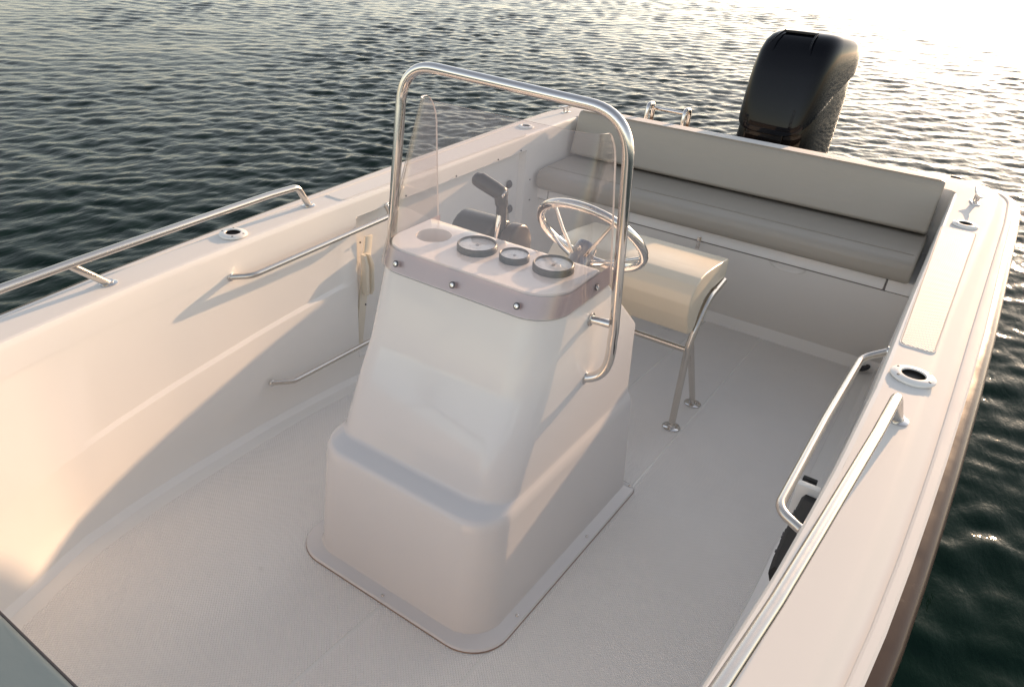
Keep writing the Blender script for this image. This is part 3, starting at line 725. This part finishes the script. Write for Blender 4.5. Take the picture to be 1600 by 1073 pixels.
def cleat_proto():
    t = thing('cleat', '', 'cleat', (0, 0, 0))
    bevel_put('base', *box_geo((0, 0, .003), (.034, .070, .006)), M['steel'], t, w=.0028, seg=2)
    for y in (-.018, .018): v, f = lathe_geo([(.0085, .004), (.0065, .018), (.0075, .034), (0, .036)], (0, y, 0), (0, 0, 1), 14); put('post', v, f, M['steel'], t, auto=50)
    pts = [(0, -.080, .052), (0, -.045, .042), (0, 0, .038), (0, .045, .042), (0, .080, .052)]
    v, f = tube_geo(pts, [.0035, .0068, .0085, .0068, .0035], 14); put('horn', v, f, M['steel'], t, auto=60)
    for y in (-.029, .029): screw((0, y, .0065), (0, 0, 1), t, .004, m=M['steel_satin'])
    return t
cp = cleat_proto()
for i, (x, y, a, lab) in enumerate(((1.123, 2.715, 14, 'polished steel mooring cleat on the bright stern corner beside the bench'), (-1.135, 2.87, -8, 'small steel mooring cleat on the far stern corner by the backrest end'))):
    o = cp if i == 0 else copy_tree(cp)
    o.location = (x, y, zg(y)); o.rotation_euler = (ZA, 0, rad(a)); o['label'] = lab; o['group'] = 'mooring cleats on the stern corners'
    o.scale = (1, 1, 1) if i == 0 else (.9, .9, .9)
# bow rails
def rail(side, foot_y, brace, label):
    t = thing('bow_rail', label, 'railing', (side * 1.09, foot_y, zg(foot_y)), 'bow rails on the side decks')
    RY = [-2.6, -2.2, -1.8, -1.4, -1.0, -.6, -.4, -.2, 0, .2, .4, .55]; RX = [.03, .30, .54, .72, .86, .957, .985, 1.009, 1.028, 1.046, 1.064, 1.077]
    pts = [(side * 1.098, foot_y, zg(foot_y) + .002)]
    ye = foot_y - .075
    yy = [ye] + [y for y in RY[::-1] if y < ye - .05]
    for y in yy: pts.append((side * float(np.interp(y, RY, RX)), y, .845 + .083 * y))
    v, f = tube_geo(fillet(pts, [.045] + [.0] * (len(pts) - 3), 9), .0128, 18); put('rail', v, f, M['steel_satin'], t, auto=60)
    lathe('rail_foot', [(.026, 0), (.026, .003), (.022, .005), (.015, .006), (.0145, .014), (0, .014)], (side * 1.098, foot_y, zg(foot_y)), (0, -.105, 1), M['steel'], t, n=26)
    for by, bx in brace:
        ty = by - .13; tx = side * float(np.interp(ty, RY, RX))
        v, f = tube_geo([(side * bx, by, zg(by)), (tx, ty, .845 + .083 * ty)], .0118, 16); put('brace', v, f, M['steel_satin'], t, auto=60)
        ft = lathe('rail_foot', [(.026, 0), (.026, .003), (.022, .005), (.015, .006), (.0145, .010), (0, .010)], (side * bx, by, zg(by)), (0, -.105, 1), M['steel'], t, n=26)
        for a in (60, 240): screw((side * bx + .021 * math.cos(rad(a)), by + .021 * math.sin(rad(a)), zg(by) + .0048), (0, 0, 1), ft, .003)
rail(1, .665, [(-1.15, .94)], 'long stainless bow rail on the near side deck in the corner of the picture')
rail(-1, .757, [(-.093, 1.052), (-1.05, .92)], 'stainless bow rail with a slanted brace against the dark water')
# handrails on the inner walls
def handrail(side, pts, r, label, group):
    t = thing('handrail', label, 'handrail', (side * abs(pts[0][0]), pts[0][1], pts[0][2]), group)
    v, f = tube_geo(fillet([(side * x, y, z) for x, y, z in pts], .06, 9), r, 16); put('bar', v, f, M['steel_satin'], t, auto=60)
    for p in (pts[0], pts[-1]): lathe('end_collar', [(r * 1.25, -.004), (r * 1.25, .006), (r * 1.02, .008), (0, .008)], (side * p[0], p[1], p[2]), (-side, 0, 0), M['steel'], t, n=18)
HR = [(.997, .300, .655), (.945, .352, .662), (.957, .72, .700), (.968, 1.10, .740), (1.018, 1.125, .768)]
GR = 'handrails on the cockpit walls'
handrail(-1, HR, .0112, 'upper stainless handrail casting a shadow on the sunlit far cockpit wall', GR)
handrail(1, [(.995, .265, .655), (.930, .300, .660), (.940, .73, .703), (.957, 1.15, .742), (1.022, 1.185, .775)], .0118, 'stainless handrail on the near cockpit wall, in front of the black bag', GR)
handrail(-1, [(.962, .425, .188), (.925, .50, .178), (.925, .95, .205), (.925, 1.55, .215), (.99, 1.60, .22)], .0105, 'low stainless toe rail near the floor on the far wall, partly behind the console', GR)
# rod rack in the far recess
rk = thing('rod_rack', 'cream plastic rod rack standing at the edge of the far wall recess', 'rod rack', (-1.0, .97, .45))
bevel_put('upright', *box_geo((-1.014, .985, .40), (.012, .045, .52), (Vector((1, 0, 0)), Vector((0, 1, -.0)), Vector((.02, .08, 1)).normalized())), M['cream_plastic'], rk, w=.004, seg=2)
pr_ = [(-.0, -.018), (.030, -.020), (.038, -.012), (.030, -.008), (.012, -.006), (.012, .006), (.030, .008), (.038, .014), (.030, .020), (0, .018)]
vv = []; 
for k, (z, s, dx) in enumerate(((.395, .75, 0), (.42, 1, .002), (.54, 1.05, .006), (.585, .8, .0))):
    vv.append([(-1.006 + dx + a * s, .985 + b_ * s * 1.15 - (z - .45) * .1, z) for a, b_ in pr_])
v, f = lattice(vv, True, True); put('rod_clip', v, f, M['cream_plastic'], rk, auto=35)
screw((-1.005, .952, .64), (1, 0, 0), rk, .004, m=M['grey_rubber']); screw((-1.006, .992, .34), (1, 0, 0), rk, .004, m=M['grey_rubber'])
# the black bag and its white strap under the near gunwale
bg = thing('storage_bag', 'black fabric bag with a white strap tucked under the near gunwale', 'bag', (.95, .5, .3))
vv = []
for y, x0, x1, z0, z1 in ((.30, .956, .972, .46, .505), (.35, .952, .975, .43, .505), (.45, .950, .980, .42, .500), (.60, .950, .985, .41, .490), (.70, .950, .99, .40, .475)):
    vv.append([(x0, y, z0 + .02), (x0, y, z1 - .015), (x0 + .008, y, z1), (x1, y, z1), (x1, y, z0), (x0 + .008, y, z0)])
v, f = lattice(vv, True, True); bagm = put('pouch', v, f, M['soft_black'], bg, auto=50)
bevel_put('strap', *box_geo((.958, .715, .44), (.062, .028, .115)), M['white_plastic'], bg, w=.003, seg=2)
bevel_put('flap', *box_geo((.953, .765, .44), (.040, .018, .10)), M['soft_black'], bg, w=.003, seg=2)
mb = MB()
for k in range(14): v, f = box_geo((.9495 + .0022 * math.sin(k), .40 + k * .018, .475 - .001 * k), (.003, .007, .006)); mb.add(v, f)
mb.put('zip_teeth', M['grey_rubber'], bg, kind='stuff')

# ------------------------------------------------------------------ boarding ladder rails behind the transom
ld = thing('boarding_ladder', 'folded stainless boarding ladder hoops behind the transom', 'ladder', (-.6, 3.24, 1.0))
for x in (-.752, -.508):
    pts = fillet([(x, 3.215, .70), (x, 3.235, 1.128), (x, 3.325, 1.128), (x, 3.33, .55)], [.04, .04], 9)
    v, f = tube_geo(pts, .0135, 16); put('side_tube', v, f, M['steel'], ld, auto=60)
for z in (1.098, .82, .6): tube('rung', [(-.752, 3.325, z), (-.508, 3.325, z)], .0115, M['steel'], ld, n=14)

# ------------------------------------------------------------------ outboard motor
om = thing('outboard_motor', 'large glossy black outboard motor hanging on the transom', 'outboard motor', (0, 3.7, .4))
def sring(z, cx, cy, hx, yf, ya, e=3.2, n=40, tilt=0.0, wf=1.0, wa=.96):
    """superellipse plan section, front width factor wf, aft width factor wa"""
    o = []
    cy = (yf + ya) / 2; hy = (ya - yf) / 2
    for k in range(n):
        a = 2 * math.pi * k / n; c, s = math.cos(a), math.sin(a)
        x = abs(c) ** (2 / e) * (1 if c > 0 else -1); y = abs(s) ** (2 / e) * (1 if s > 0 else -1)
        wd = wf + (wa - wf) * (y + 1) / 2
        o.append((.030 + hx * x * wd * 1.04, cy + hy * y, z + tilt * (y)))
    return o
# lower cowl
rows = [sring(.70, 0, 0, .170, 3.52, 3.98, 3), sring(.82, 0, 0, .23, 3.46, 4.02, 3.2), sring(.95, 0, 0, .248, 3.425, 4.10, 3.6), sring(1.12, 0, 0, .240, 3.44, 4.13, 3.8), sring(1.30, 0, 0, .236, 3.475, 4.15, 3.8),
        sring(1.40, 0, 0, .228, 3.52, 4.15, 3.6), sring(1.49, 0, 0, .205, 3.58, 4.12, 3.4)]
v, f = lattice(rows, True, True); put('lower_cowl', v, f, M['cowl_low'], om, auto=50)
# upper cowl: slightly proud hood whose skirt sweeps down to the front
rows = []
def hood(z, hx, yf, ya, e, drop):
    r_ = sring(z, 0, 0, hx, yf, ya, e, 56, 0, 1.0, .98); out = []
    for x, y, zz in r_:
        q = (ya - y) / (ya - yf); out.append((x, y, zz - drop * q ** 1.6))
    return out
rows.append(hood(1.452, .233, 3.424, 4.158, 4.2, .40))
rows.append(hood(1.458, .243, 3.410, 4.168, 4.2, .40))
rows.append(hood(1.475, .244, 3.410, 4.172, 4.2, .36))
rows.append(hood(1.50, .243, 3.424, 4.172, 4.2, .25))
rows.append(hood(1.53, .241, 3.446, 4.170, 4.2, .14))
rows.append(hood(1.565, .236, 3.480, 4.160, 4.2, .06))
rows.append(hood(1.595, .226, 3.520, 4.140, 4.2, .028))
rows.append(hood(1.618, .210, 3.562, 4.110, 4.0, .014))
rows.append(hood(1.634, .188, 3.610, 4.07, 3.8, .008))
rows.append(hood(1.643, .150, 3.680, 4.00, 3.4, .004))
rows.append(hood(1.646, .060, 3.780, 3.880, 2.6, .0))
v, f = lattice(rows, True, True); hoodo = put('upper_cowl', v, f, M['cowl'], om, auto=50)
# air intake on top: black box painted as the slot's shade, with raised cheeks
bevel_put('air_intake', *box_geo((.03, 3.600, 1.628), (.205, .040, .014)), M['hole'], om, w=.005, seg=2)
# front latch panel and lip
for s in (-1, 1):
    v, f = tube_geo([(.03 + s * .104, 3.598, 1.632), (.03 + s * .110, 3.556, 1.614), (.03 + s * .118, 3.515, 1.591), (.03 + s * .127, 3.480, 1.562), (.03 + s * .134, 3.462, 1.540)], [.006, .006, .005, .004, .001], 10)
    put('cowl_ridge', v, f, M['cowl'], om, auto=60)
bevel_put('front_panel', *box_geo((.03, 3.424, .98), (.25, .010, .24)), M['cowl_low'], om, w=.004, seg=3)
# leg, bracket, gearcase, propeller
rows = [sring(.72, 0, 0, .14, 3.54, 3.96, 3), sring(.45, 0, 0, .10, 3.56, 3.90, 2.6), sring(.10, 0, 0, .07, 3.58, 3.86, 2.3), sring(-.35, 0, 0, .045, 3.60, 3.84, 2.1)]
v, f = lattice(rows, True, True); put('midsection', v, f, M['cowl_low'], om, auto=50)
for s in (-1, 1): bevel_put('mount_bracket', *box_geo((s * .13, 3.35, .72), (.03, .34, .46)), M['black_plastic'], om, w=.01, seg=2)
bevel_put('swivel_block', *box_geo((0, 3.48, .62), (.22, .14, .30)), M['black_plastic'], om, w=.02, seg=2)
bevel_put('cavitation_plate', *box_geo((0, 3.80, -.33), (.22, .50, .014)), M['cowl_low'], om, w=.004, seg=2)
lathe('gearcase', [(0, -.30), (.03, -.27), (.055, -.18), (.062, -.05), (.055, .10), (.045, .16), (0, .16)], (0, 3.82, -.50), (0, 1, 0), M['cowl_low'], om, n=24)
pp = lathe('propeller', [(.045, 0), (.045, .10), (.03, .12), (0, .12)], (0, 3.99, -.50), (0, 1, 0), M['steel'], om, n=20)
for k in range(3):
    a0 = rad(120 * k + 10); rws = []
    for r_ in (.03, .07, .12, .16, .18):
        wd = {.03: .05, .07: .075, .12: .085, .16: .06, .18: .015}[r_]
        d = Vector((math.cos(a0), 0, math.sin(a0))); tn = Vector((-math.sin(a0), 0, math.cos(a0))); c = Vector((0, 4.04, -.50)) + d * r_
        u = (tn * .8 + Vector((0, .6, 0))); rws.append([c - u * wd, c, c + u * wd])
    v, f = lattice(rws); put('blade', v, f, M['steel'], pp)
tube('rigging_hose', [(.06, 3.10, .80), (.06, 3.24, .93), (.05, 3.44, .92)], .022, M['soft_black'], om, fr=.06, n=12)

om.rotation_euler = (0, 0, rad(-12)); om.scale = (.97, .88, 1.0); om.location = (-.035, 3.68, .4)

# small dark vent by the stern corner
tag(bevel_put('stern_light_cap', *box_geo((1.012, 3.155, 1.047), (.05, .03, .022)), M['black_plastic'], None, w=.006, seg=2, org=(1.012, 3.155, 1.04)), 'small black stern light base on the bright transom corner', 'light fitting')

# ------------------------------------------------------------------ float everything at the boat's attitude
bpy.context.view_layer.update()
for o in list(bpy.data.objects):
    if o.name in BEFORE or o.parent is not None: continue
    o.matrix_world = BOAT @ o.matrix_basis
bpy.context.view_layer.update()
